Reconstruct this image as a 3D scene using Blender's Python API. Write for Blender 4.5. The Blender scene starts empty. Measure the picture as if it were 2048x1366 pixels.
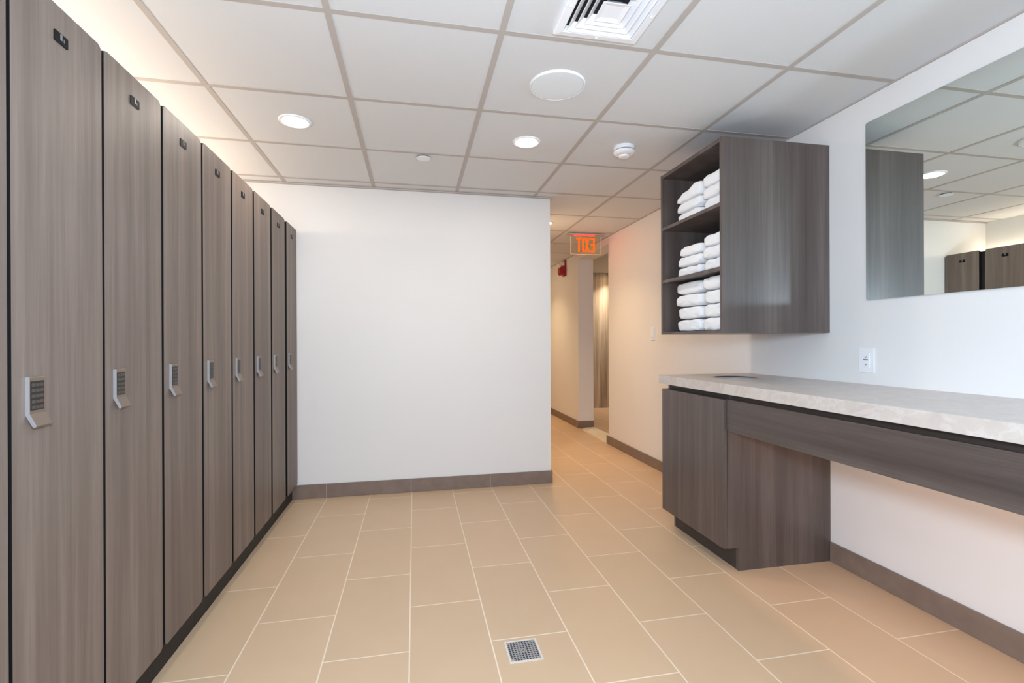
import bpy, bmesh, math, random
from mathutils import Vector, Matrix
C = bpy.context.scene.collection
rnd = random.Random(7)
PI = math.pi

# ------------------------------------------------------------------ dimensions (metres)
CEIL = 2.26          # underside of the ceiling grid
XR = 2.079           # right wall face
XL = -1.33           # left wall face
YB = 3.704           # white partition face
XP = 1.061           # free end of the partition
YREAR = -1.6
YEND = 9.2
GRID = 0.6096
GX0, GY0 = -0.8982, 1.7525
TX0, TW = -0.6213, 0.29985

# ------------------------------------------------------------------ helpers
def srgb(r, g, b):
    def f(c):
        c /= 255.0
        return c / 12.92 if c <= 0.04045 else ((c + 0.055) / 1.055) ** 2.4
    return (f(r), f(g), f(b), 1.0)

def obj(name, bm, mat, parent=None, smooth=False, kind=None):
    bmesh.ops.recalc_face_normals(bm, faces=bm.faces)
    me = bpy.data.meshes.new(name)
    bm.to_mesh(me); bm.free()
    if smooth:
        for p in me.polygons: p.use_smooth = True
    for m in (mat if isinstance(mat, (list, tuple)) else [mat]):
        me.materials.append(m)
    o = bpy.data.objects.new(name, me)
    C.objects.link(o)
    if parent is not None: o.parent = parent
    if kind: o['kind'] = kind
    return o

def thing(name, label, cat, loc=(0, 0, 0), group=None):
    o = bpy.data.objects.new(name, None)
    o.empty_display_size = 0.05
    C.objects.link(o); o.location = loc
    o['label'] = label; o['category'] = cat
    if group: o['group'] = group
    return o

def tag(o, label, cat, group=None):
    o['label'] = label; o['category'] = cat
    if group: o['group'] = group
    return o

def dup(root, loc, label):
    r = root.copy(); C.objects.link(r); r.location = loc; r['label'] = label
    for ch in list(root.children):
        c = ch.copy(); C.objects.link(c); c.parent = r
        for g in list(ch.children):
            d = g.copy(); C.objects.link(d); d.parent = c
    return r

def box(bm, x0, x1, y0, y1, z0, z1, bev=0.0, seg=2):
    vs = [bm.verts.new((x, y, z)) for x in (x0, x1) for y in (y0, y1) for z in (z0, z1)]
    q = [(0, 1, 3, 2), (4, 6, 7, 5), (0, 4, 5, 1), (2, 3, 7, 6), (0, 2, 6, 4), (1, 5, 7, 3)]
    fs = [bm.faces.new([vs[i] for i in f]) for f in q]
    if bev > 0:
        es = list({e for f in fs for e in f.edges})
        bmesh.ops.bevel(bm, geom=es, offset=bev, segments=seg, profile=0.5, affect='EDGES')
    return bm

def bx(*a, **k):
    return box(bmesh.new(), *a, **k)

def lathe(bm, prof, n=48, c=(0, 0, 0)):
    """revolve (r, z) profile about z"""
    rings = []
    for r, z in prof:
        if r < 1e-6:
            rings.append([bm.verts.new((c[0], c[1], c[2] + z))])
        else:
            rings.append([bm.verts.new((c[0] + r * math.cos(2 * PI * i / n), c[1] + r * math.sin(2 * PI * i / n), c[2] + z)) for i in range(n)])
    for a, b in zip(rings, rings[1:]):
        for i in range(n):
            j = (i + 1) % n
            if len(a) == 1 and len(b) == 1: continue
            if len(a) == 1: bm.faces.new((a[0], b[i], b[j]))
            elif len(b) == 1: bm.faces.new((a[i], a[j], b[0]))
            else: bm.faces.new((a[i], a[j], b[j], b[i]))
    return bm

def prism(bm, pts, axis, a, b):
    """extrude a closed 2-D outline along an axis; axis 'x': pts are (y,z); 'y': (x,z); 'z': (x,y)"""
    def v(p, t):
        return {'x': (t, p[0], p[1]), 'y': (p[0], t, p[1]), 'z': (p[0], p[1], t)}[axis]
    A = [bm.verts.new(v(p, a)) for p in pts]; B = [bm.verts.new(v(p, b)) for p in pts]
    bm.faces.new(A); bm.faces.new(list(reversed(B)))
    n = len(pts)
    for i in range(n):
        j = (i + 1) % n
        bm.faces.new((A[i], B[i], B[j], A[j]))
    return bm

def rrect(u0, u1, v0, v1, r, seg=6):
    pts = []
    for cu, cv, a0 in ((u1 - r, v1 - r, 0), (u0 + r, v1 - r, 90), (u0 + r, v0 + r, 180), (u1 - r, v0 + r, 270)):
        for k in range(seg + 1):
            a = math.radians(a0 + 90 * k / seg)
            pts.append((cu + r * math.cos(a), cv + r * math.sin(a)))
    return pts

# ------------------------------------------------------------------ materials
def new_mat(name):
    m = bpy.data.materials.new(name); m.use_nodes = True
    nt = m.node_tree
    b = nt.nodes['Principled BSDF']
    return m, nt, b

def N(nt, t, **kw):
    n = nt.nodes.new(t)
    for k, v in kw.items():
        if k.startswith('i_'):
            key = k[2:]
            n.inputs[int(key) if key.isdigit() else key.replace('_', ' ')].default_value = v
        else: setattr(n, k, v)
    return n

def plain(name, col, rough=0.5, metal=0.0, var=0.0, scale=8.0, spec=0.5, bump=0.0, bscale=200.0):
    m, nt, b = new_mat(name)
    b.inputs['Roughness'].default_value = rough
    b.inputs['Metallic'].default_value = metal
    b.inputs['Specular IOR Level'].default_value = spec
    g = N(nt, 'ShaderNodeNewGeometry')
    no = N(nt, 'ShaderNodeTexNoise', i_Scale=scale, i_Detail=4.0)
    nt.links.new(g.outputs['Position'], no.inputs['Vector'])
    mx = N(nt, 'ShaderNodeMix', data_type='RGBA')
    mx.inputs[6].default_value = [c * (1 - var) for c in col[:3]] + [1]
    mx.inputs[7].default_value = [min(1, c * (1 + var)) for c in col[:3]] + [1]
    nt.links.new(no.outputs['Fac'], mx.inputs[0])
    nt.links.new(mx.outputs[2], b.inputs['Base Color'])
    if bump > 0:
        n2 = N(nt, 'ShaderNodeTexNoise', i_Scale=bscale, i_Detail=3.0)
        nt.links.new(g.outputs['Position'], n2.inputs['Vector'])
        bp = N(nt, 'ShaderNodeBump', i_Strength=bump, i_Distance=0.004)
        nt.links.new(n2.outputs['Fac'], bp.inputs['Height'])
        nt.links.new(bp.outputs['Normal'], b.inputs['Normal'])
    return m

def emit(name, col, strength):
    m, nt, b = new_mat(name)
    b.inputs['Base Color'].default_value = (0.02, 0.02, 0.02, 1)
    b.inputs['Specular IOR Level'].default_value = 0.0
    b.inputs['Emission Color'].default_value = col
    b.inputs['Emission Strength'].default_value = strength
    return m

def wood(name, dark, mid, light, grain='z', rough=0.42, contrast=1.0, spec=0.5):
    m, nt, b = new_mat(name)
    L = nt.links.new
    g = N(nt, 'ShaderNodeNewGeometry')
    oi = N(nt, 'ShaderNodeObjectInfo')
    mul = N(nt, 'ShaderNodeMath', operation='MULTIPLY', i_1=17.0)
    L(oi.outputs['Random'], mul.inputs[0])
    cmb = N(nt, 'ShaderNodeCombineXYZ')
    for k in range(3): L(mul.outputs[0], cmb.inputs[k])
    add = N(nt, 'ShaderNodeVectorMath', operation='ADD')
    L(g.outputs['Position'], add.inputs[0]); L(cmb.outputs[0], add.inputs[1])
    def stretched(a, s, detail, rough_=0.55, dist=0.0):
        sc = [a, a, a]; sc['xyz'.index(grain)] = s
        mp = N(nt, 'ShaderNodeVectorMath', operation='MULTIPLY'); mp.inputs[1].default_value = sc
        L(add.outputs[0], mp.inputs[0])
        no = N(nt, 'ShaderNodeTexNoise', i_Scale=1.0, i_Detail=detail, i_Roughness=rough_, i_Distortion=dist)
        L(mp.outputs[0], no.inputs['Vector'])
        return no.outputs['Fac']
    broad = stretched(14.0, 0.45, 4.0, 0.6, 0.4)
    fine = stretched(70.0, 1.3, 5.0, 0.6, 0.3)
    fib = stretched(330.0, 7.0, 2.0)
    m1 = N(nt, 'ShaderNodeMix', data_type='FLOAT', i_0=0.24); L(broad, m1.inputs[2]); L(fine, m1.inputs[3])
    m2 = N(nt, 'ShaderNodeMix', data_type='FLOAT', i_0=0.14); L(m1.outputs[0], m2.inputs[2]); L(fib, m2.inputs[3])
    r = N(nt, 'ShaderNodeValToRGB')
    h = 0.17 / contrast
    r.color_ramp.elements[0].position = 0.5 - h; r.color_ramp.elements[0].color = dark
    r.color_ramp.elements[1].position = 0.5 + h; r.color_ramp.elements[1].color = light
    e = r.color_ramp.elements.new(0.5); e.color = mid
    L(m2.outputs[0], r.inputs[0]); L(r.outputs[0], b.inputs['Base Color'])
    b.inputs['Roughness'].default_value = rough
    b.inputs['Specular IOR Level'].default_value = spec
    bp = N(nt, 'ShaderNodeBump', i_Strength=0.08, i_Distance=0.002)
    L(m2.outputs[0], bp.inputs['Height']); L(bp.outputs['Normal'], b.inputs['Normal'])
    return m

def tile_floor():
    m, nt, b = new_mat('floor_tile'); L = nt.links.new
    g = N(nt, 'ShaderNodeNewGeometry')
    s = N(nt, 'ShaderNodeSeparateXYZ'); L(g.outputs['Position'], s.inputs[0])
    ax = N(nt, 'ShaderNodeMath', operation='ADD', i_1=-TX0 + 20 * TW); L(s.outputs[0], ax.inputs[0])
    ay = N(nt, 'ShaderNodeMath', operation='ADD', i_1=-0.597 + 12.0); L(s.outputs[1], ay.inputs[0])
    cv = N(nt, 'ShaderNodeCombineXYZ'); L(ay.outputs[0], cv.inputs[0]); L(ax.outputs[0], cv.inputs[1])
    br = N(nt, 'ShaderNodeTexBrick', offset=0.5, offset_frequency=2, squash=1.0)
    br.inputs['Scale'].default_value = 1.0
    br.inputs['Mortar Size'].default_value = 0.0028
    br.inputs['Mortar Smooth'].default_value = 0.15
    br.inputs['Bias'].default_value = 0.0
    br.inputs['Brick Width'].default_value = 0.6
    br.inputs['Row Height'].default_value = TW
    br.inputs['Color1'].default_value = srgb(205, 176, 145)
    br.inputs['Color2'].default_value = srgb(200, 172, 141)
    br.inputs['Mortar'].default_value = srgb(232, 214, 192)
    L(cv.outputs[0], br.inputs['Vector'])
    no = N(nt, 'ShaderNodeTexNoise', i_Scale=5.0, i_Detail=5.0); L(g.outputs['Position'], no.inputs['Vector'])
    mr = N(nt, 'ShaderNodeMapRange', i_3=0.95, i_4=1.05); L(no.outputs['Fac'], mr.inputs[0])
    vm = N(nt, 'ShaderNodeVectorMath', operation='SCALE'); L(br.outputs['Color'], vm.inputs[0]); L(mr.outputs[0], vm.inputs['Scale'])
    L(vm.outputs[0], b.inputs['Base Color'])
    b.inputs['Roughness'].default_value = 0.42
    b.inputs['Specular IOR Level'].default_value = 0.4
    bp = N(nt, 'ShaderNodeBump', i_Strength=0.35, i_Distance=0.002); bp.invert = True
    L(br.outputs['Fac'], bp.inputs['Height']); L(bp.outputs['Normal'], b.inputs['Normal'])
    return m

def skirting(name, axis, off, period):
    """brown ceramic skirting with a pale joint every 0.6 m along x or y"""
    m, nt, b = new_mat(name); L = nt.links.new
    g = N(nt, 'ShaderNodeNewGeometry')
    s = N(nt, 'ShaderNodeSeparateXYZ'); L(g.outputs['Position'], s.inputs[0])
    a = N(nt, 'ShaderNodeMath', operation='ADD', i_1=-off + 12.0); L(s.outputs[axis], a.inputs[0])
    d = N(nt, 'ShaderNodeMath', operation='PINGPONG', i_1=period / 2); L(a.outputs[0], d.inputs[0])
    lt = N(nt, 'ShaderNodeMath', operation='LESS_THAN', i_1=0.0018); L(d.outputs[0], lt.inputs[0])
    no = N(nt, 'ShaderNodeTexNoise', i_Scale=14.0, i_Detail=5.0); L(g.outputs['Position'], no.inputs['Vector'])
    r = N(nt, 'ShaderNodeValToRGB')
    r.color_ramp.elements[0].position = 0.3; r.color_ramp.elements[0].color = srgb(120, 103, 93)
    r.color_ramp.elements[1].position = 0.7; r.color_ramp.elements[1].color = srgb(132, 115, 104)
    L(no.outputs['Fac'], r.inputs[0])
    mx = N(nt, 'ShaderNodeMix', data_type='RGBA'); mx.inputs[7].default_value = srgb(175, 160, 146)
    L(lt.outputs[0], mx.inputs[0]); L(r.outputs[0], mx.inputs[6]); L(mx.outputs[2], b.inputs['Base Color'])
    b.inputs['Roughness'].default_value = 0.45
    return m

def stone():
    m, nt, b = new_mat('pale_stone'); L = nt.links.new
    g = N(nt, 'ShaderNodeNewGeometry')
    n1 = N(nt, 'ShaderNodeTexNoise', i_Scale=7.0, i_Detail=8.0, i_Roughness=0.65, i_Distortion=1.2); L(g.outputs['Position'], n1.inputs['Vector'])
    r = N(nt, 'ShaderNodeValToRGB')
    r.color_ramp.elements[0].position = 0.30; r.color_ramp.elements[0].color = srgb(186, 176, 169)
    r.color_ramp.elements[1].position = 0.72; r.color_ramp.elements[1].color = srgb(201, 191, 184)
    L(n1.outputs['Fac'], r.inputs[0])
    n2 = N(nt, 'ShaderNodeTexNoise', i_Scale=4.5, i_Detail=6.0, i_Roughness=0.6, i_Distortion=2.2); L(g.outputs['Position'], n2.inputs['Vector'])
    ab = N(nt, 'ShaderNodeMath', operation='SUBTRACT', i_1=0.5); L(n2.outputs['Fac'], ab.inputs[0])
    aa = N(nt, 'ShaderNodeMath', operation='ABSOLUTE'); L(ab.outputs[0], aa.inputs[0])
    mr = N(nt, 'ShaderNodeMapRange', i_1=0.0, i_2=0.05, i_3=0.3, i_4=0.0); L(aa.outputs[0], mr.inputs[0])
    mx = N(nt, 'ShaderNodeMix', data_type='RGBA'); mx.inputs[7].default_value = srgb(222, 216, 212)
    L(mr.outputs[0], mx.inputs[0]); L(r.outputs[0], mx.inputs[6]); L(mx.outputs[2], b.inputs['Base Color'])
    b.inputs['Roughness'].default_value = 0.28
    return m

M = {}
M['wall'] = plain('white_wall_paint', srgb(229, 227, 226), rough=0.5, var=0.008, scale=2.0, spec=0.3)
M['tile'] = plain('ceiling_tile', srgb(214, 214, 216), rough=0.85, var=0.012, scale=60.0, spec=0.2, bump=0.05, bscale=400)
M['grid'] = plain('ceiling_grid_paint', srgb(183, 175, 170), rough=0.6, var=0.01, spec=0.2)
M['floor'] = tile_floor()
M['base_x'] = skirting('brown_skirting_x', 0, TX0, 2 * TW)
M['base_y'] = skirting('brown_skirting_y', 1, 0.0, 1.2)
M['door'] = wood('locker_laminate_sheen', srgb(96, 84, 78), srgb(115, 102, 94), srgb(137, 123, 114), 'z', 0.5, 1.0, 0.35)  # same laminate as the cabinets; grazing sheen put into a lighter colour
M['cab'] = wood('cabinet_laminate', srgb(70, 60, 57), srgb(87, 76, 72), srgb(107, 96, 92), 'z', 0.34, 1.0)
M['cabh'] = wood('apron_laminate', srgb(64, 55, 52), srgb(80, 70, 66), srgb(99, 88, 83), 'y', 0.34, 1.0)
M['panel'] = wood('far_wood_panel', srgb(140, 122, 104), srgb(184, 168, 148), srgb(222, 210, 192), 'z', 0.5, 1.3)
M['core'] = plain('black_panel_core', srgb(20, 18, 18), rough=0.7, var=0.1, spec=0.2)
M['black'] = plain('black_carcass', srgb(22, 20, 20), rough=0.6, var=0.1)
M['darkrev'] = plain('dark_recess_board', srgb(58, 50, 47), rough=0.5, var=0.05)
M['stone'] = stone()
M['steel'] = plain('satin_steel', srgb(196, 196, 200), rough=0.32, metal=1.0, var=0.03, scale=30)
M['steelreflect'] = plain('steel_painted_blue_reflection', srgb(150, 172, 205), rough=0.3, metal=0.8, var=0.03, scale=30)  # plain steel with the bluish flash reflection put into its colour
M['pale_metal'] = plain('pale_satin_metal', srgb(166, 163, 165), rough=0.4, metal=0.5, var=0.02)
M['lockface'] = plain('bronze_grey_lock_face', srgb(122, 107, 95), rough=0.38, metal=0.35, var=0.03)
M['keys'] = plain('dark_keypad', srgb(36, 33, 31), rough=0.45, var=0.08)
M['keytop'] = plain('keypad_button', srgb(70, 64, 59), rough=0.45, var=0.05)
M['plate'] = plain('black_number_plate', srgb(17, 17, 19), rough=0.6, var=0.05, spec=0.15)
M['mark'] = plain('grey_plate_mark', srgb(118, 123, 128), rough=0.4, var=0.05)
M['white'] = plain('white_plastic', srgb(235, 236, 239), rough=0.4, var=0.01)
M['vent'] = plain('white_enamel', srgb(240, 241, 246), rough=0.4, var=0.01)
M['hollowshade'] = plain('painted_hollow_shade', srgb(14, 14, 20), rough=0.8, var=0.1)  # black paint standing in for the shade inside duct and drain
M['slate'] = plain('blue_grey_button', srgb(88, 102, 138), rough=0.4, var=0.05)
M['grille'] = plain('speaker_grille', srgb(226, 231, 236), rough=0.55, var=0.02, scale=300)
M['red'] = plain('alarm_red', srgb(150, 8, 22), rough=0.4, var=0.05)
M['lens'] = plain('clear_strobe_lens', srgb(225, 222, 214), rough=0.15, var=0.02)
M['brownring'] = plain('sensor_ring', srgb(96, 74, 58), rough=0.5, var=0.05)
M['greyline'] = plain('grey_gasket', srgb(120, 126, 134), rough=0.5, var=0.05)
M['towel'] = plain('white_terry', srgb(240, 241, 244), rough=0.95, var=0.02, scale=40, spec=0.1, bump=0.5, bscale=420)
M['marble'] = plain('cream_marble', srgb(236, 226, 208), rough=0.3, var=0.04, scale=6)
M['drainmetal'] = plain('drain_steel', srgb(172, 172, 174), rough=0.38, metal=0.6, var=0.06, scale=60)
M['drainframe'] = plain('drain_frame', srgb(216, 208, 200), rough=0.45, metal=0.1, var=0.05, scale=60)

LAMP = srgb(255, 243, 228)
WARM = (1.0, 0.70, 0.39, 1)
COVE = (1.0, 0.80, 0.60, 1)
M['lamp'] = emit('downlight_diffuser', LAMP, 26.0)
M['lampwarm'] = emit('corridor_diffuser', WARM, 60.0)
M['cove'] = emit('cove_strip', COVE, 27.0)
M['undercounter'] = emit('under_counter_strip', (1.0, 0.56, 0.34, 1), 28.0)
M['exitletter'] = emit('exit_letter_glow', (1.0, 0.155, 0.004, 1), 1.05)
M['exitglow'] = emit('exit_lamp_glow', (1.0, 0.0018, 0.0020, 1), 60.0)

def mirror_mat():
    m, nt, b = new_mat('mirror_silver')
    b.inputs['Metallic'].default_value = 1.0
    b.inputs['Roughness'].default_value = 0.0
    b.inputs['Base Color'].default_value = (0.81, 0.875, 0.845, 1)
    return m
M['mirror'] = mirror_mat()
def acrylic():
    m, nt, b = new_mat('clear_acrylic')
    b.inputs['Base Color'].default_value = (1, 0.97, 0.94, 1)
    b.inputs['Transmission Weight'].default_value = 1.0
    b.inputs['Roughness'].default_value = 0.02
    b.inputs['IOR'].default_value = 1.15
    return m
M['acrylic'] = acrylic()

# ------------------------------------------------------------------ the setting
X0, X1 = XL - 0.12, 4.6
obj('floor', bx(X0, X1, YREAR - 0.1, YEND + 0.1, -0.08, 0.0), M['floor'], kind='structure')
ceiling = obj('ceiling', bx(X0, X1, YREAR - 0.1, YEND + 0.1, CEIL + 0.006, CEIL + 0.1), M['tile'], kind='structure')
bm = bmesh.new()
k = -2
while GX0 + k * GRID < XR:                      # runners along the room
    x = GX0 + k * GRID
    if x > XL: box(bm, x - 0.012, x + 0.012, YREAR, YEND, CEIL + 0.0035, CEIL + 0.0075)
    k += 1
k = -6
while GY0 + k * GRID < YEND:                    # cross bars
    y = GY0 + k * GRID
    if y > YREAR: box(bm, XL, XR, y - 0.012, y + 0.012, CEIL + 0.0038, CEIL + 0.0075)
    k += 1
obj('ceiling_grid', bm, M['grid'], ceiling)

obj('wall_back', bx(XL - 0.1, XP, YB, YB + 0.12, 0, CEIL + 0.006), M['wall'], kind='structure')
obj('wall_left', bx(XL - 0.1, XL, YREAR, YB + 0.12, 0, CEIL + 0.006), M['wall'], kind='structure')
obj('wall_rear', bx(XL - 0.1, XR + 0.2, YREAR - 0.1, YREAR, 0, CEIL + 0.006), M['wall'], kind='structure')
OY0, OY1, OD, OZ = 4.962, 5.955, 0.205, 2.182   # opening in the corridor wall
bm = bmesh.new()
box(bm, XR, XR + OD, YREAR, OY0, 0, CEIL + 0.006)
box(bm, XR, XR + OD, OY1, YEND, 0, CEIL + 0.006)
box(bm, XR, XR + OD, OY0, OY1, OZ, CEIL + 0.006)
obj('wall_right', bm, M['wall'], kind='structure')
obj('wall_corridor', bx(XP - 0.12, XP - 0.001, YB + 0.12, YEND, 0, CEIL + 0.006), M['wall'], kind='structure')
obj('wall_far', bx(XP - 0.12, XR + OD, YEND, YEND + 0.1, 0, CEIL + 0.006), M['wall'], kind='structure')
obj('wall_side', bx(X1 - 0.1, X1, OY0 - 0.6, 7.66, 0, CEIL + 0.006), M['wall'], kind='structure')
obj('wall_inner', bx(XR + OD, X1, OY0 - 0.7, OY0 - 0.6, 0, CEIL + 0.006), M['wall'], kind='structure')
obj('wall_panelled', bx(XR + OD, X1, 7.66, 7.76, 0, CEIL + 0.006), M['panel'], kind='structure')

BH, BT = 0.100, 0.011
bm = bmesh.new()
box(bm, XL, XP + BT, YB - BT, YB, 0, BH, 0.0015, 1)
box(bm, XP, XP + BT, YB, YB + 0.12, 0, BH, 0.0015, 1)
obj('baseboard_back', bm, M['base_x'], kind='structure')
bm = bmesh.new()
box(bm, XR - BT, XR, YREAR, 2.09, 0, BH, 0.0015, 1)
box(bm, XR - BT, XR, 2.70, OY0 + 0.045, 0, BH - 0.01, 0.0015, 1)
obj('baseboard_right', bm, M['base_y'], kind='structure')
bm = bmesh.new()
box(bm, XR - BT, XR, OY1 - BT, YEND, 0, BH - 0.008, 0.0015, 1)
box(bm, XR, XR + OD, OY1 - BT, OY1, 0, BH - 0.008, 0.0015, 1)
obj('baseboard_corridor', bm, M['base_y'], kind='structure')
obj('trim_1', bx(XL, XP + 0.018, YB - 0.020, YB + 0.0, CEIL - 0.006, CEIL + 0.004), M['grid'], kind='structure')
obj('trim_2', bx(XR - 0.010, XR, YREAR, YEND, CEIL + 0.0005, CEIL + 0.006), M['grid'], kind='structure')
# white stone sill of the opening with its rounded far end
bm = bmesh.new()
pts = [(XR - 0.004, OY0 - 0.0), (XR + OD, OY0), (XR + OD, OY1 - 0.012)]
for k in range(9):
    a = k / 8 * PI / 2
    pts.append((XR + OD - 0.06 - (OD - 0.066) * math.sin(a), OY1 - 0.03 - 0.0 - 0.14 * (1 - math.cos(a))))
prism(bm, pts, 'z', 0.0, 0.012)
obj('trim_3', bm, M['marble'], kind='structure')

# ------------------------------------------------------------------ lockers
DX = -0.822                                   # door face
def locker_cabinet(y0, y1, label, gap, last=False):
    t = thing('locker', label, 'locker', (DX, y0, 0), 'row of tall lockers')
    w = y1 - y0
    pitch_hi = w + gap
    lo = -0.036 if last else 0.0
    obj('body', bx(-0.478, -0.0195, lo, pitch_hi - 0.001, 0.10, 1.912), M['black'], t)
    obj('plinth', bx(-0.46, -0.037, lo, pitch_hi - 0.001, 0.0, 0.10), M['black'], t)
    bm = bmesh.new()
    prism(bm, rrect(0.0, w, 0.109, 1.924, 0.014, 5), 'x', -0.019, 0.0)
    es = [e for e in bm.edges if abs(e.verts[0].co.x) < 1e-6 and abs(e.verts[1].co.x) < 1e-6]
    bmesh.ops.bevel(bm, geom=es, offset=0.002, segments=2, affect='EDGES')
    d = obj('door', bm, [M['door'], M['core']], t)
    for p in d.data.polygons:
        if abs(p.normal.x) < 0.6: p.material_index = 1
    # number plate
    cy = w * 0.5 - 0.003
    np_ = obj('number_plate', prism(bmesh.new(), rrect(cy - 0.023, cy + 0.023, 1.836, 1.862, 0.003, 3), 'x', 0.0, 0.0022), M['plate'], t)
    bm = bmesh.new()
    box(bm, 0.0022, 0.0026, cy - 0.004, cy + 0.003, 1.846, 1.8605)
    box(bm, 0.0022, 0.0026, cy + 0.0075, cy + 0.0095, 1.845, 1.853)
    obj('plate_marking', bm, M['mark'], np_)
    # keypad lock: a thick folded plate, its foot bent out from the door
    a, b = 0.036, 0.084
    prof = [(0.0, 1.053), (0.0, 0.971), (0.0140, 0.9435), (0.0185, 0.944), (0.0200, 0.947), (0.0075, 0.973), (0.0075, 1.051), (0.0060, 1.053)]
    lk = obj('keypad_lock', prism(bmesh.new(), prof, 'y', a + 0.0012, b), M['lockface'], t)
    obj('edge_plate', prism(bmesh.new(), [(x - 0.0 if x <= 0 else x + 0.0004, z) for x, z in prof], 'y', a, a + 0.0012), M['pale_metal'], lk)
    obj('keypad', bx(0.0075, 0.0081, a + 0.003, b - 0.006, 0.980, 1.044), M['keys'], lk)
    bm = bmesh.new()
    for r in range(5):
        for c in range(3):
            yy = a + 0.006 + c * 0.0115; zz = 0.9835 + r * 0.0122
            box(bm, 0.0081, 0.0092, yy, yy + 0.0095, zz, zz + 0.0068)
    obj('buttons', bm, M['keytop'], lk)
    return t

doors = [(0.880, 1.182), (1.192, 1.493), (1.503, 1.803), (1.817, 2.112), (2.127, 2.426), (2.443, 2.735), (2.756, 3.048), (3.074, 3.365), (3.413, 3.688)]
names = [
    'tall brown locker of which only a sliver shows at the left edge of the photo',
    'largest tall brown locker in view, its whole door beside the left edge',
    'tall brown locker just beyond the largest one, second whole door of the row',
    'tall brown locker, third whole door counted from the left edge',
    'tall brown locker in the middle of the row, fourth whole door from the left edge',
    'tall brown locker, fourth door counted back from the white end wall',
    'tall brown locker, third door counted back from the white end wall',
    'tall brown locker beside the wide black gap, second from the white end wall',
    'narrowest tall brown locker, last of the row against the white end wall']
for i, ((a, b), nm) in enumerate(zip(doors, names)):
    nxt = doors[i + 1][0] if i < 8 else 3.702
    locker_cabinet(a, b, nm, min(nxt - b, 0.020) if i != 7 else 0.011, last=(i == 8))

cove = obj('light_strip', bx(XL + 0.03, XL + 0.06, 0.9, 3.66, 1.915, 1.928), M['cove'])
tag(cove, 'warm light strip lying along the back of the locker tops', 'light strip')

# ------------------------------------------------------------------ vanity
CY0, CY1 = 2.095, 2.690                       # base cabinet
t = thing('base_cabinet', 'dark wood base cabinet standing under the far end of the counter', 'cabinet', (XR, CY0, 0))
def P(*a, **k):                                # box given in world coordinates, local to a root
    return a
def wbox(root, x0, x1, y0, y1, z0, z1, bev=0.0):
    l = root.location
    return bx(x0 - l.x, x1 - l.x, y0 - l.y, y1 - l.y, z0 - l.z, z1 - l.z, bev=bev)
bm = bmesh.new()
prism(bm, [(1.548 - XR, 0.0), (-0.001, 0.0), (-0.001, 0.868), (1.512 - XR, 0.868), (1.512 - XR, 0.838), (1.4915 - XR, 0.838), (1.4915 - XR, 0.112), (1.548 - XR, 0.112)], 'y', 0.0, 0.019)
obj('side_panel', bm, M['cab'], t)
bm = bmesh.new()
prism(bm, [(1.548 - XR, 0.0), (-0.001, 0.0), (-0.001, 0.868), (1.512 - XR, 0.868), (1.512 - XR, 0.838), (1.4915 - XR, 0.838), (1.4915 - XR, 0.112), (1.548 - XR, 0.112)], 'y', CY1 - CY0 - 0.019, CY1 - CY0)
obj('side_panel', bm, M['cab'], t)
obj('door', wbox(t, 1.470, 1.490, CY0 + 0.002, CY1, 0.112, 0.838, 0.0012), M['cab'], t)
obj('toe_kick', wbox(t, 1.550, 1.566, CY0 + 0.019, CY1 - 0.019, 0.0, 0.112), M['darkrev'], t)
obj('bottom_panel', wbox(t, 1.494, XR - 0.002, CY0 + 0.019, CY1 - 0.019, 0.112, 0.13), M['cab'], t)
obj('recess_strip', wbox(t, 1.513, 1.529, CY0 + 0.019, CY1 - 0.019, 0.80, 0.868), M['darkrev'], t)

CN = -0.60                                     # near end of the counter, behind the camera
t = thing('counter_apron', 'long dark wood apron board hanging below the stone counter over the open knee space', 'apron', (XR, CN, 0.69))
obj('front_board', wbox(t, 1.482, 1.502, CN, CY0 - 0.0015, 0.688, 0.842, 0.0012), M['cabh'], t)
obj('recess_strip', wbox(t, 1.512, 1.530, CN, CY0 - 0.0015, 0.836, 0.8685), M['darkrev'], t)
obj('rear_rail', wbox(t, 1.503, 1.511, CN, CY0 - 0.0015, 0.815, 0.84), M['darkrev'], t)
bmu = wbox(t, 1.5115, 1.5225, CN + 0.05, CY0 - 0.03, 0.826, 0.8355)
obj('lamp_strip', bmu, M['undercounter'], t)
t = thing('end_panel', 'dark wood end panel carrying the near end of the stone counter', 'panel', (XR, CN - 0.02, 0))
obj('board', wbox(t, 1.482, XR - 0.012, CN - 0.021, CN - 0.001, 0.0, 0.868, 0.001), M['cab'], t)

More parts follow.
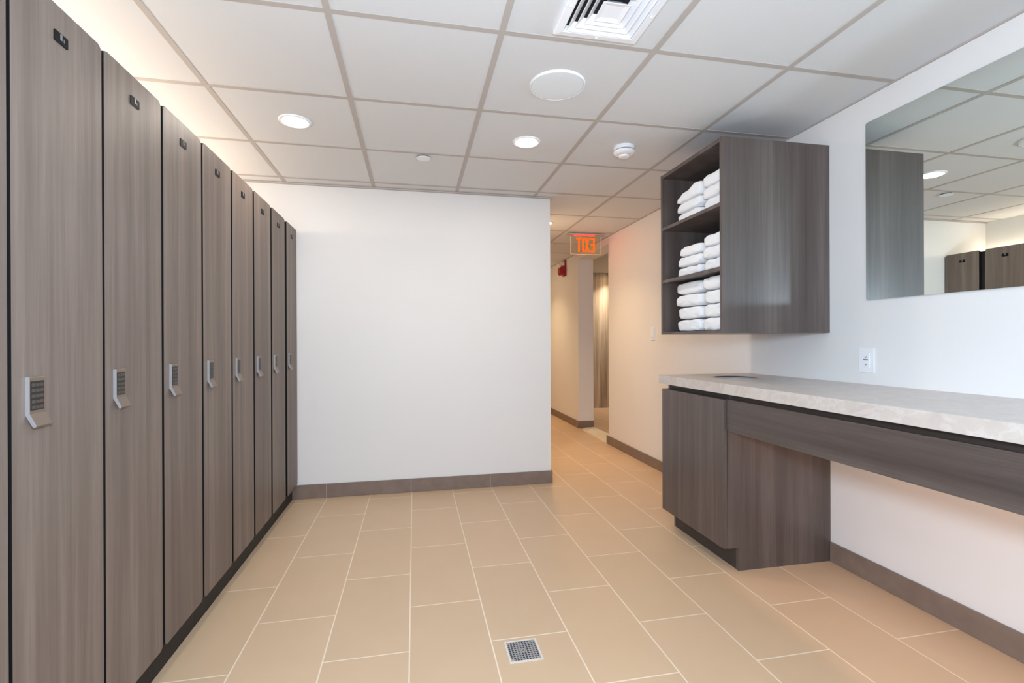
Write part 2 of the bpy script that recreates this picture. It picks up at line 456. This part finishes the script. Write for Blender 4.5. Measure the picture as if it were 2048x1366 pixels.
# stone counter with the round hole of the chute
HX, HY, HR = 1.757, 2.40, 0.118
SX0, SX1, SY0, SY1, SZ0, SZ1 = 1.458, XR, CN - 0.03, 2.705, 0.869, 0.919
t = thing('counter', 'long pale stone counter slab fixed along the right wall', 'counter', (XR, SY0, SZ0))
bm = bmesh.new()
n = 48; sq = 0.14
def sqpt(a):
    c, s = math.cos(a), math.sin(a); m_ = max(abs(c), abs(s)); return (HX + sq * c / m_, HY + sq * s / m_)
L0 = t.location
def lv(x, y, z): return bm.verts.new((x - L0.x, y - L0.y, z - L0.z))
for z in (SZ1, SZ0):
    ci = [lv(HX + HR * math.cos(2 * PI * i / n), HY + HR * math.sin(2 * PI * i / n), z) for i in range(n)]
    sqv = [lv(*sqpt(2 * PI * i / n), z) for i in range(n)]
    for i in range(n):
        j = (i + 1) % n
        bm.faces.new((ci[i], ci[j], sqv[j], sqv[i]))
    if z == SZ1: top = ci
    else:
        for i in range(n):
            j = (i + 1) % n
            bm.faces.new((top[i], top[j], ci[j], ci[i]))
    xs = [SX0, HX - sq, HX + sq, SX1]; ys = [SY0, HY - sq, HY + sq, SY1]
    for a in range(3):
        for b in range(3):
            if a == 1 and b == 1: continue
            bm.faces.new([lv(xs[a], ys[b], z), lv(xs[a + 1], ys[b], z), lv(xs[a + 1], ys[b + 1], z), lv(xs[a], ys[b + 1], z)])
for (xa, ya, xb, yb) in ((SX0, SY0, SX1, SY0), (SX1, SY0, SX1, SY1), (SX1, SY1, SX0, SY1), (SX0, SY1, SX0, SY0)):
    bm.faces.new([lv(xa, ya, SZ0), lv(xb, yb, SZ0), lv(xb, yb, SZ1), lv(xa, ya, SZ1)])
bmesh.ops.remove_doubles(bm, verts=bm.verts, dist=1e-5)
obj('slab', bm, M['stone'], t)
t = thing('waste_chute', 'round steel lined hole let into the far end of the stone counter', 'chute', (HX, HY, 0.919))
bm = bmesh.new()
lathe(bm, [(HR - 0.001, 0.0005), (HR - 0.001, -0.12), (HR - 0.004, -0.12), (HR - 0.004, 0.0005), (HR - 0.001, 0.0005)], 48)
obj('liner', bm, M['steel'], t, smooth=True)
obj('flap', lathe(bmesh.new(), [(0, -0.004), (HR - 0.0045, -0.004), (HR - 0.0045, -0.010), (0, -0.010)], 48), M['steelreflect'], t)

# ------------------------------------------------------------------ wall cabinet with towels
UX, UY0, UY1, UZ0, UZ1 = 1.464, 2.095, 2.686, 1.163, 2.119
t = thing('wall_cabinet', 'dark wood open shelf cabinet hung on the right wall holding white towels', 'cabinet', (XR, UY0, UZ0))
obj('side_panel', wbox(t, UX, XR - 0.0005, UY0, UY0 + 0.018, UZ0, UZ1, 0.0008), M['cab'], t)
obj('side_panel', wbox(t, UX, XR - 0.0005, UY1 - 0.018, UY1, UZ0, UZ1, 0.0008), M['cab'], t)
obj('top_panel', wbox(t, UX + 0.001, XR - 0.0005, UY0 + 0.018, UY1 - 0.018, UZ1 - 0.022, UZ1 - 0.001), M['cab'], t)
obj('bottom_panel', wbox(t, UX + 0.001, XR - 0.0005, UY0 + 0.018, UY1 - 0.018, UZ0 + 0.0005, 1.177), M['cab'], t)
SHZ = (1.470, 1.784)
for z in SHZ:
    obj('shelf', wbox(t, UX + 0.001, XR - 0.0125, UY0 + 0.018, UY1 - 0.018, z, z + 0.018), M['cab'], t)
obj('back_panel', wbox(t, XR - 0.012, XR - 0.0005, UY0 + 0.018, UY1 - 0.018, 1.177, UZ1 - 0.022), M['cab'], t)

def towel(x0, dx, y0, y1, z0, h, label, seed, tip=0.0):
    """a folded bath towel: two plump layers meeting in a rounded fold, lying along y"""
    R = random.Random(seed)
    w = y1 - y0
    bm = bmesh.new()
    nu, nx = 40, 12
    def prof(u):                               # superellipse outline with a crease at the open side
        a = 2 * PI * u / nu
        c, s = math.cos(a), math.sin(a)
        yy = math.copysign(abs(c) ** 0.46, c); zz = math.copysign(abs(s) ** 0.46, s)
        cre = 1.0 - 0.015 * math.exp(-(s / 0.16) ** 2)
        return yy * cre, zz
    ph = [R.uniform(0, 6.28) for _ in range(6)]
    rows = []
    for i in range(nx + 1):
        s = i / nx
        e = min(s, 1 - s)
        k = 1 - 0.07 * (1 - min(1, e / 0.06)) ** 2 if e < 0.06 else 1.0
        ky = 1 - 0.03 * (1 - min(1, e / 0.06)) ** 2 if e < 0.06 else 1.0
        row = []
        for u in range(nu):
            a, b = prof(u)
            y = w * 0.5 * a * ky; z = h * 0.5 * b * k
            x = dx * s
            y += 0.0025 * math.sin(9 * s + ph[0] + 3 * b)
            z += 0.0022 * math.sin(16 * (y / w) + ph[1] + 4 * s) + 0.0013 * math.sin(33 * y / w + 11 * s + ph[2])
            x += 0.0025 * math.sin(14 * y / w + ph[3]) * (1 - s)
            z += tip * (-y / w) * (0.5 + 0.5 * b)
            row.append(bm.verts.new((x, y, z)))
        rows.append(row)
    for a, b in zip(rows, rows[1:]):
        for u in range(nu):
            v = (u + 1) % nu
            bm.faces.new((a[u], a[v], b[v], b[u]))
    for row, sgn in ((rows[0], -1), (rows[-1], 1)):   # plump pillow ends
        prev = row
        for f, push in ((0.86, 0.004), (0.55, 0.006)):
            ring = [bm.verts.new((v.co.x + sgn * push, v.co.y * (0.5 + 0.5 * f), v.co.z * f)) for v in row]
            for u in range(nu):
                v = (u + 1) % nu
                bm.faces.new((prev[u], prev[v], ring[v], ring[u]))
            prev = ring
        c = bm.verts.new((sum(v.co.x for v in prev) / nu, 0, 0))
        for u in range(nu):
            bm.faces.new((prev[u], prev[(u + 1) % nu], c))
    zmin = min(v.co.z for v in bm.verts)
    for v in bm.verts: v.co.z -= zmin
    zmax = max(v.co.z for v in bm.verts)
    for v in bm.verts:
        if tip == 0: v.co.z *= h / zmax
    o = obj('towel', bm, M['towel'], smooth=True)
    o.location = (x0, (y0 + y1) / 2, z0)
    tag(o, label, 'towel', 'white towels in the wall cabinet')
    return o

shelf_names = (('bottom', 1.177, 4, 0.0705), ('middle', 1.488, 3, 0.0590), ('top', 1.802, 3, 0.0590))
ords = {4: ('lowest', 'second lowest', 'second highest', 'uppermost'), 3: ('lowest', 'middle', 'uppermost')}
sd = 1
for sn, z0, cnt, h in shelf_names:
    for side, ya, yb, xf in (('far', 2.350, 2.598, 1.505), ('near', 2.119, 2.312, 1.492)):
        hh = h * (1.08 if side == 'near' and sn != 'bottom' else 1.0)
        for k in range(cnt):
            j = rnd.uniform(-0.012, 0.012)
            jj = (0, -0.008, 0.006, 0.012)[k] if side == 'far' and sn == 'bottom' else ((0, -0.01, -0.028)[k] if side == 'far' and sn == 'middle' else (0.0 if side == 'far' else 0))
            lab = f'{ords[cnt][k]} white towel in the {side} stack on the wall cabinet {sn} shelf'
            tip = 0.05 if (sn == 'top' and side == 'far' and k == cnt - 1) else 0.0
            towel(xf + 0.012 + abs(j) * 0.6, 0.30, ya + (abs(j) * 0.4), yb + jj + (j * 0.5 if jj == 0 and side == 'far' else 0) , z0 + k * (hh + 0.0004), hh, lab, sd, tip)
            sd += 1

# ------------------------------------------------------------------ mirror, outlet, switch
MY0, MY1, MZ0, MZ1 = -0.35, 1.884, 1.311, 2.136
t = thing('mirror', 'large frameless mirror with rounded corners on the right wall above the counter', 'mirror', (XR, MY0, MZ0))
obj('backing', prism(bmesh.new(), rrect(0.004, MY1 - MY0 - 0.004, 0.004, MZ1 - MZ0 - 0.004, 0.008), 'x', -0.005, 0.0), M['greyline'], t)
obj('glass', prism(bmesh.new(), rrect(0, MY1 - MY0, 0, MZ1 - MZ0, 0.009), 'x', -0.011, -0.005), M['mirror'], t)

t = thing('wall_outlet', 'white wall outlet with a blue grey button beside the mirror above the counter', 'outlet', (XR, 1.889, 1.031))
obj('cover_plate', bx(-0.006, 0, -0.039, 0.039, -0.058, 0.058, bev=0.002), M['white'], t)
ins = obj('receptacle', bx(-0.009, -0.006, -0.017, 0.017, -0.034, 0.034, bev=0.0008), M['white'], t)
obj('button', bx(-0.0105, -0.009, -0.011, 0.011, -0.0005, 0.0048), M['slate'], ins)
bm = bmesh.new()
for dz in (-0.022, 0.014):
    bm = bmesh.new()
    prism(bm, [(-0.005, dz), (-0.005, dz + 0.007), (-0.003, dz + 0.007), (-0.003, dz + 0.002), (0.003, dz + 0.002), (0.003, dz + 0.006), (0.005, dz + 0.006), (0.005, dz), (0.001, dz), (0.001, dz - 0.005), (-0.001, dz - 0.005), (-0.001, dz)], 'x', -0.0094, -0.0089)
    obj('socket_slot', bm, M['greyline'], ins)

t = thing('light_switch', 'small white light switch on the beige wall left of the wall cabinet', 'switch', (XR, 3.958, 1.188))
obj('cover_plate', bx(-0.006, 0, -0.037, 0.037, -0.058, 0.058, bev=0.002), M['white'], t)
obj('rocker', prism(bmesh.new(), [(-0.0055, -0.033), (-0.0055, 0.033), (-0.008, 0.033), (-0.0115, -0.033)], 'y', -0.0165, 0.0165), M['white'], t)

# ------------------------------------------------------------------ ceiling fixtures
ZT = CEIL + 0.006
def downlight(x, y, label, mat):
    t = thing('downlight', label, 'ceiling light', (x, y, ZT), 'recessed round downlights')
    bm = bmesh.new()
    lathe(bm, [(0.062, 0.0), (0.061, -0.004), (0.068, -0.008), (0.076, -0.007), (0.079, -0.003), (0.079, 0.0)], 48)
    obj('trim_ring', bm, M['white'], t, smooth=True)
    obj('diffuser', lathe(bmesh.new(), [(0, -0.0035), (0.0615, -0.0035), (0.0615, -0.0005), (0, -0.0005)], 48), mat, t)
    return t
d0 = downlight(-0.598, 2.662, 'lit round downlight in the ceiling tile nearest the lockers', M['lamp'])
dup(d0, (0.633, 2.690, ZT), 'lit round downlight between the ceiling speaker and the white partition')
w0 = downlight(1.238, 4.500, 'warm corridor downlight half hidden by the end of the white partition', M['lampwarm'])
dup(w0, (1.30, 6.90, ZT), 'warm corridor downlight farther along behind the partition, out of sight')
dup(w0, (3.30, 7.36, ZT), 'warm downlight washing the wood panelled wall beyond the corridor opening')

t = thing('ceiling_speaker', 'large round white ceiling speaker between the vent and the downlight', 'speaker', (0.628, 2.066, ZT))
bm = bmesh.new(); lathe(bm, [(0.1165, -0.008), (0.118, -0.011), (0.121, -0.009), (0.123, 0.0)], 64)
obj('rim', bm, M['white'], t, smooth=True)
obj('grille', lathe(bmesh.new(), [(0, -0.0105), (0.06, -0.0103), (0.110, -0.0098), (0.1162, -0.009), (0.1162, -0.001), (0, -0.001)], 64), M['grille'], t, smooth=True)

t = thing('sprinkler_cover', 'small flat white sprinkler cover disc on the ceiling near the partition', 'sprinkler', (0.060, 3.028, ZT))
obj('cover_disc', lathe(bmesh.new(), [(0, -0.014), (0.040, -0.014), (0.043, -0.0115), (0.043, -0.010), (0, -0.010)], 40), M['white'], t)
obj('collar', lathe(bmesh.new(), [(0, -0.010), (0.036, -0.010), (0.036, 0), (0, 0)], 40), M['greyline'], t)

t = thing('smoke_detector', 'white domed smoke detector on the ceiling beside the wall cabinet', 'smoke detector', (1.214, 2.655, ZT))
bm = bmesh.new(); lathe(bm, [(0, 0), (0.060, 0), (0.061, -0.012), (0.057, -0.020), (0, -0.020)], 48)
obj('base', bm, M['white'], t, smooth=False)
obj('vent_gap', lathe(bmesh.new(), [(0, -0.020), (0.053, -0.020), (0.053, -0.025), (0, -0.025)], 48), M['greyline'], t)
bm = bmesh.new(); lathe(bm, [(0, -0.025), (0.058, -0.025), (0.062, -0.030), (0.060, -0.040), (0.052, -0.046), (0.040, -0.049), (0, -0.049)], 48)
obj('dome', bm, M['white'], t, smooth=False)
bm = bmesh.new(); lathe(bm, [(0.028, -0.049), (0.028, -0.051), (0, -0.051)], 40)
obj('sensor_gap', bm, M['greyline'], t)
bm = bmesh.new(); lathe(bm, [(0, -0.051), (0.031, -0.051), (0.030, -0.060), (0.022, -0.063), (0, -0.063)], 40)
obj('sensor_cap', bm, M['white'], t)

# four-way square air diffuser
VX, VY, VH = 0.662, 1.540, 0.161
t = thing('ceiling_vent', 'square white ceiling air vent with nested louvres at the top of the photo', 'vent', (VX, VY, ZT))
def frame_loop(bm, rings):
    """square rings (half size, z) joined in order"""
    prev = None
    for h, z in rings:
        cur = [bm.verts.new((sx * h, sy * h, z)) for sx, sy in ((-1, -1), (1, -1), (1, 1), (-1, 1))]
        if prev:
            for i in range(4):
                j = (i + 1) % 4
                bm.faces.new((prev[i], prev[j], cur[j], cur[i]))
        prev = cur
bm = bmesh.new()
frame_loop(bm, [(VH, 0.0), (VH, -0.016), (VH - 0.003, -0.020), (VH - 0.028, -0.023), (VH - 0.031, -0.020), (VH - 0.036, -0.004)])
obj('flange', bm, M['vent'], t)
obj('duct_shade_plate', bx(-VH + 0.02, VH - 0.02, -VH + 0.02, VH - 0.02, -0.0025, -0.0008), M['hollowshade'], t)  # flat plate, the unlit depth behind the louvres painted on it
for k, h in enumerate((0.121, 0.096, 0.071)):
    bm = bmesh.new()
    frame_loop(bm, [(h - 0.022, -0.003), (h, -0.026), (h + 0.002, -0.0265), (h + 0.002, -0.0245), (h - 0.019, -0.003)])
    obj('louvre', bm, M['vent'], t)
bm = bmesh.new()
frame_loop(bm, [(0.024, -0.003), (0.046, -0.026), (0.048, -0.0265), (0.047, -0.0285), (0.030, -0.024)])
vv = [bm.verts.new((sx * 0.030, sy * 0.030, -0.024)) for sx, sy in ((-1, -1), (1, -1), (1, 1), (-1, 1))]
bm.faces.new(vv)
bmesh.ops.remove_doubles(bm, verts=bm.verts, dist=1e-6)
obj('centre_cone', bm, M['vent'], t)
for sx, sy in ((-1, 0), (1, 0), (0, -1), (0, 1)):
    obj('screw', lathe(bmesh.new(), [(0, -0.0262), (0.003, -0.0255), (0.004, -0.020)], 12, (sx * (VH - 0.016), sy * (VH - 0.016), 0)), M['vent'], t)

# ------------------------------------------------------------------ floor drain
t = thing('floor_drain', 'small square steel drain grate set in the tan floor tiles', 'drain', (0.384, 1.716, 0))
S = 0.061
bm = bmesh.new()
for a in ((-S, S, S - 0.007, S), (-S, S, -S, -S + 0.007), (-S, -S + 0.007, -S + 0.007, S - 0.007), (S - 0.007, S, -S + 0.007, S - 0.007)):
    box(bm, a[0], a[1], a[2], a[3], 0.0, 0.0028)
obj('frame', bm, M['drainframe'], t)
obj('pit', bx(-S + 0.007, S - 0.007, -S + 0.007, S - 0.007, 0.0, 0.0006), M['hollowshade'], t)  # thin sheet painted black as the shade below the grate
bm = bmesh.new(); q = S - 0.007; nb = 10; st = 2 * q / nb
for i in range(nb + 1):
    c = -q + i * st
    box(bm, max(-q, c - 0.0019), min(q, c + 0.0019), -q, q, 0.0006, 0.0024)
    box(bm, -q, q, max(-q, c - 0.0019), min(q, c + 0.0019), 0.0006, 0.0023)
box(bm, -0.0075, 0.0075, -0.0075, 0.0075, 0.0006, 0.0026)
for sx in (-1, 1):
    for sy in (-1, 1):
        prism(bm, [(sx * q, sy * q), (sx * (q - 0.020), sy * q), (sx * q, sy * (q - 0.020))], 'z', 0.0006, 0.0025)
obj('grate', bm, M['drainmetal'], t)
obj('screw', lathe(bmesh.new(), [(0, 0.0033), (0.003, 0.0032), (0.0035, 0.0026)], 14), M['keys'], t)

# ------------------------------------------------------------------ exit sign (read from the far side, so reversed from here)
EY = 4.88
t = thing('exit_sign', 'clear hanging exit sign with glowing red letters seen from behind in the corridor', 'exit sign', (1.79, EY, CEIL))
obj('canopy', bx(-0.20, 0.215, -0.045, 0.045, -0.010, 0.0, bev=0.002), M['grid'], t)
obj('lamp_slot', bx(-0.122, 0.094, -0.012, 0.012, -0.016, -0.010), M['exitglow'], t)
obj('panel', bx(-0.164, 0.158, -0.004, 0.004, -0.212, -0.0165, bev=0.0012), M['acrylic'], t)
bm = bmesh.new()                                # bright cut edges of the panel
box(bm, -0.1665, -0.1642, -0.0045, 0.0045, -0.2145, -0.03)
box(bm, 0.1582, 0.1605, -0.0045, 0.0045, -0.2145, -0.03)
box(bm, -0.1642, 0.1582, -0.0045, 0.0045, -0.2145, -0.2122)
obj('panel_edge', bm, emit('panel_edge_glow', (1.0, 0.55, 0.33, 1), 1.0), t)
def letter(pieces, name):
    bm = bmesh.new()
    for pc in pieces: prism(bm, pc, 'y', -0.0085, -0.0045)
    o = obj(name, bm, M['exitletter'], t)
def rc(x0, x1, z0, z1): return [(x0, z0), (x1, z0), (x1, z1), (x0, z1)]
zb, zt = -0.193, -0.038
s = 0.020
# left to right as seen here: T I X E, all mirrored
letter([rc(-0.106, -0.050, zt - 0.024, zt), rc(-0.088, -0.068, zb, zt - 0.024)], 'letter_t')
letter([rc(-0.043, -0.021, zb, zt)], 'letter_i')
zm = (zb + zt) / 2
letter([[(-0.015, zt), (0.008, zt), (0.0125, zt - 0.045), (0.017, zt), (0.040, zt), (0.0245, zm), (0.040, zb), (0.017, zb), (0.0125, zb + 0.045), (0.008, zb), (-0.015, zb), (0.0005, zm)]], 'letter_x')
letter([rc(0.078, 0.100, zb, zt), rc(0.047, 0.078, zt - 0.023, zt), rc(0.051, 0.078, zm - 0.011, zm + 0.011), rc(0.047, 0.078, zb, zb + 0.023)], 'letter_e')

# ------------------------------------------------------------------ fire alarm strobe
t = thing('fire_alarm', 'red fire alarm strobe high on the corridor wall beyond the exit sign', 'fire alarm', (XR, 6.50, 2.15))
obj('back_box', bx(-0.022, 0, -0.06, 0.06, -0.115, 0.105, bev=0.003), M['red'], t)
bm = bmesh.new(); prism(bm, [(-0.022, -0.100), (-0.075, -0.100), (-0.092, -0.075), (-0.092, -0.010), (-0.070, 0.015), (-0.022, 0.025)], 'y', -0.052, 0.052)
obj('horn_housing', bm, M['red'], t)
bm = bmesh.new(); prism(bm, [(-0.022, 0.030), (-0.072, 0.035), (-0.082, 0.060), (-0.050, 0.080), (-0.022, 0.085)], 'y', -0.035, 0.035)
obj('strobe_lens', bm, M['lens'], t)

# ------------------------------------------------------------------ light
def area(name, loc, rot, power, col, size, shape='DISK', size_y=None, spread=PI):
    l = bpy.data.lights.new(name, 'AREA'); l.energy = power; l.color = col[:3]; l.shape = shape; l.size = size
    if size_y: l.size_y = size_y
    l.spread = spread
    o = bpy.data.objects.new(name, l); C.objects.link(o); o.location = loc; o.rotation_euler = rot
    return o
def point(name, loc, power, col, r):
    l = bpy.data.lights.new(name, 'POINT'); l.energy = power; l.color = col[:3]; l.shadow_soft_size = r
    o = bpy.data.objects.new(name, l); C.objects.link(o); o.location = loc
    return o
for nm, x, y, pw in (('corridor_beam', 1.238, 4.5, 9.0), ('corridor_beam', 1.30, 6.9, 10.0), ('panel_beam', 3.30, 7.36, 11.0)):
    area(nm, (x, y, ZT - 0.010), (0, 0, 0), pw, WARM if nm == 'corridor_beam' else (1.0, 0.82, 0.62, 1), 0.11, spread=math.radians(118))
for x, y in ((-0.598, 2.662), (0.633, 2.690)):
    area('downlight_beam', (x, y, ZT - 0.010), (0, 0, 0), 6.2, LAMP, 0.11, spread=PI)
point('flash_lamp', (0.0, 0.0, 1.325), 148.0, (0.66, 0.83, 1.0), 0.12)

w = bpy.data.worlds.new('world'); bpy.context.scene.world = w; w.use_nodes = True
w.node_tree.nodes['Background'].inputs[0].default_value = (0.5, 0.55, 0.6, 1)
w.node_tree.nodes['Background'].inputs[1].default_value = 0.05

# ------------------------------------------------------------------ camera
yaw, pit, rol, f = 0.199484, -0.000637, -0.004019, 966.672
fwd = Vector((math.sin(yaw) * math.cos(pit), math.cos(yaw) * math.cos(pit), math.sin(pit)))
r = Vector((math.cos(yaw), -math.sin(yaw), 0)); u = r.cross(fwd)
r2 = r * math.cos(rol) + u * math.sin(rol); u2 = -r * math.sin(rol) + u * math.cos(rol)
cam = bpy.data.cameras.new('camera'); cam.sensor_width = 36.0; cam.lens = f / 2048 * 36.0
cam.clip_start = 0.02
co = bpy.data.objects.new('camera', cam); C.objects.link(co)
mw = Matrix((r2, u2, -fwd)).transposed().to_4x4(); mw.translation = Vector((0, 0, 1.12697))
co.matrix_world = mw
sc = bpy.context.scene
sc.camera = co
sc.view_settings.view_transform = 'Standard'
sc.view_settings.look = 'None'
sc.view_settings.gamma = 1.0
sc.view_settings.exposure = -0.08
cy = sc.cycles
cy.max_bounces = 12; cy.diffuse_bounces = 8; cy.glossy_bounces = 6; cy.transmission_bounces = 8
cy.caustics_reflective = True; cy.caustics_refractive = False
cy.sample_clamp_indirect = 0.0
cy.use_guiding = True
cy.blur_glossy = 0.0
cy.use_denoising = True
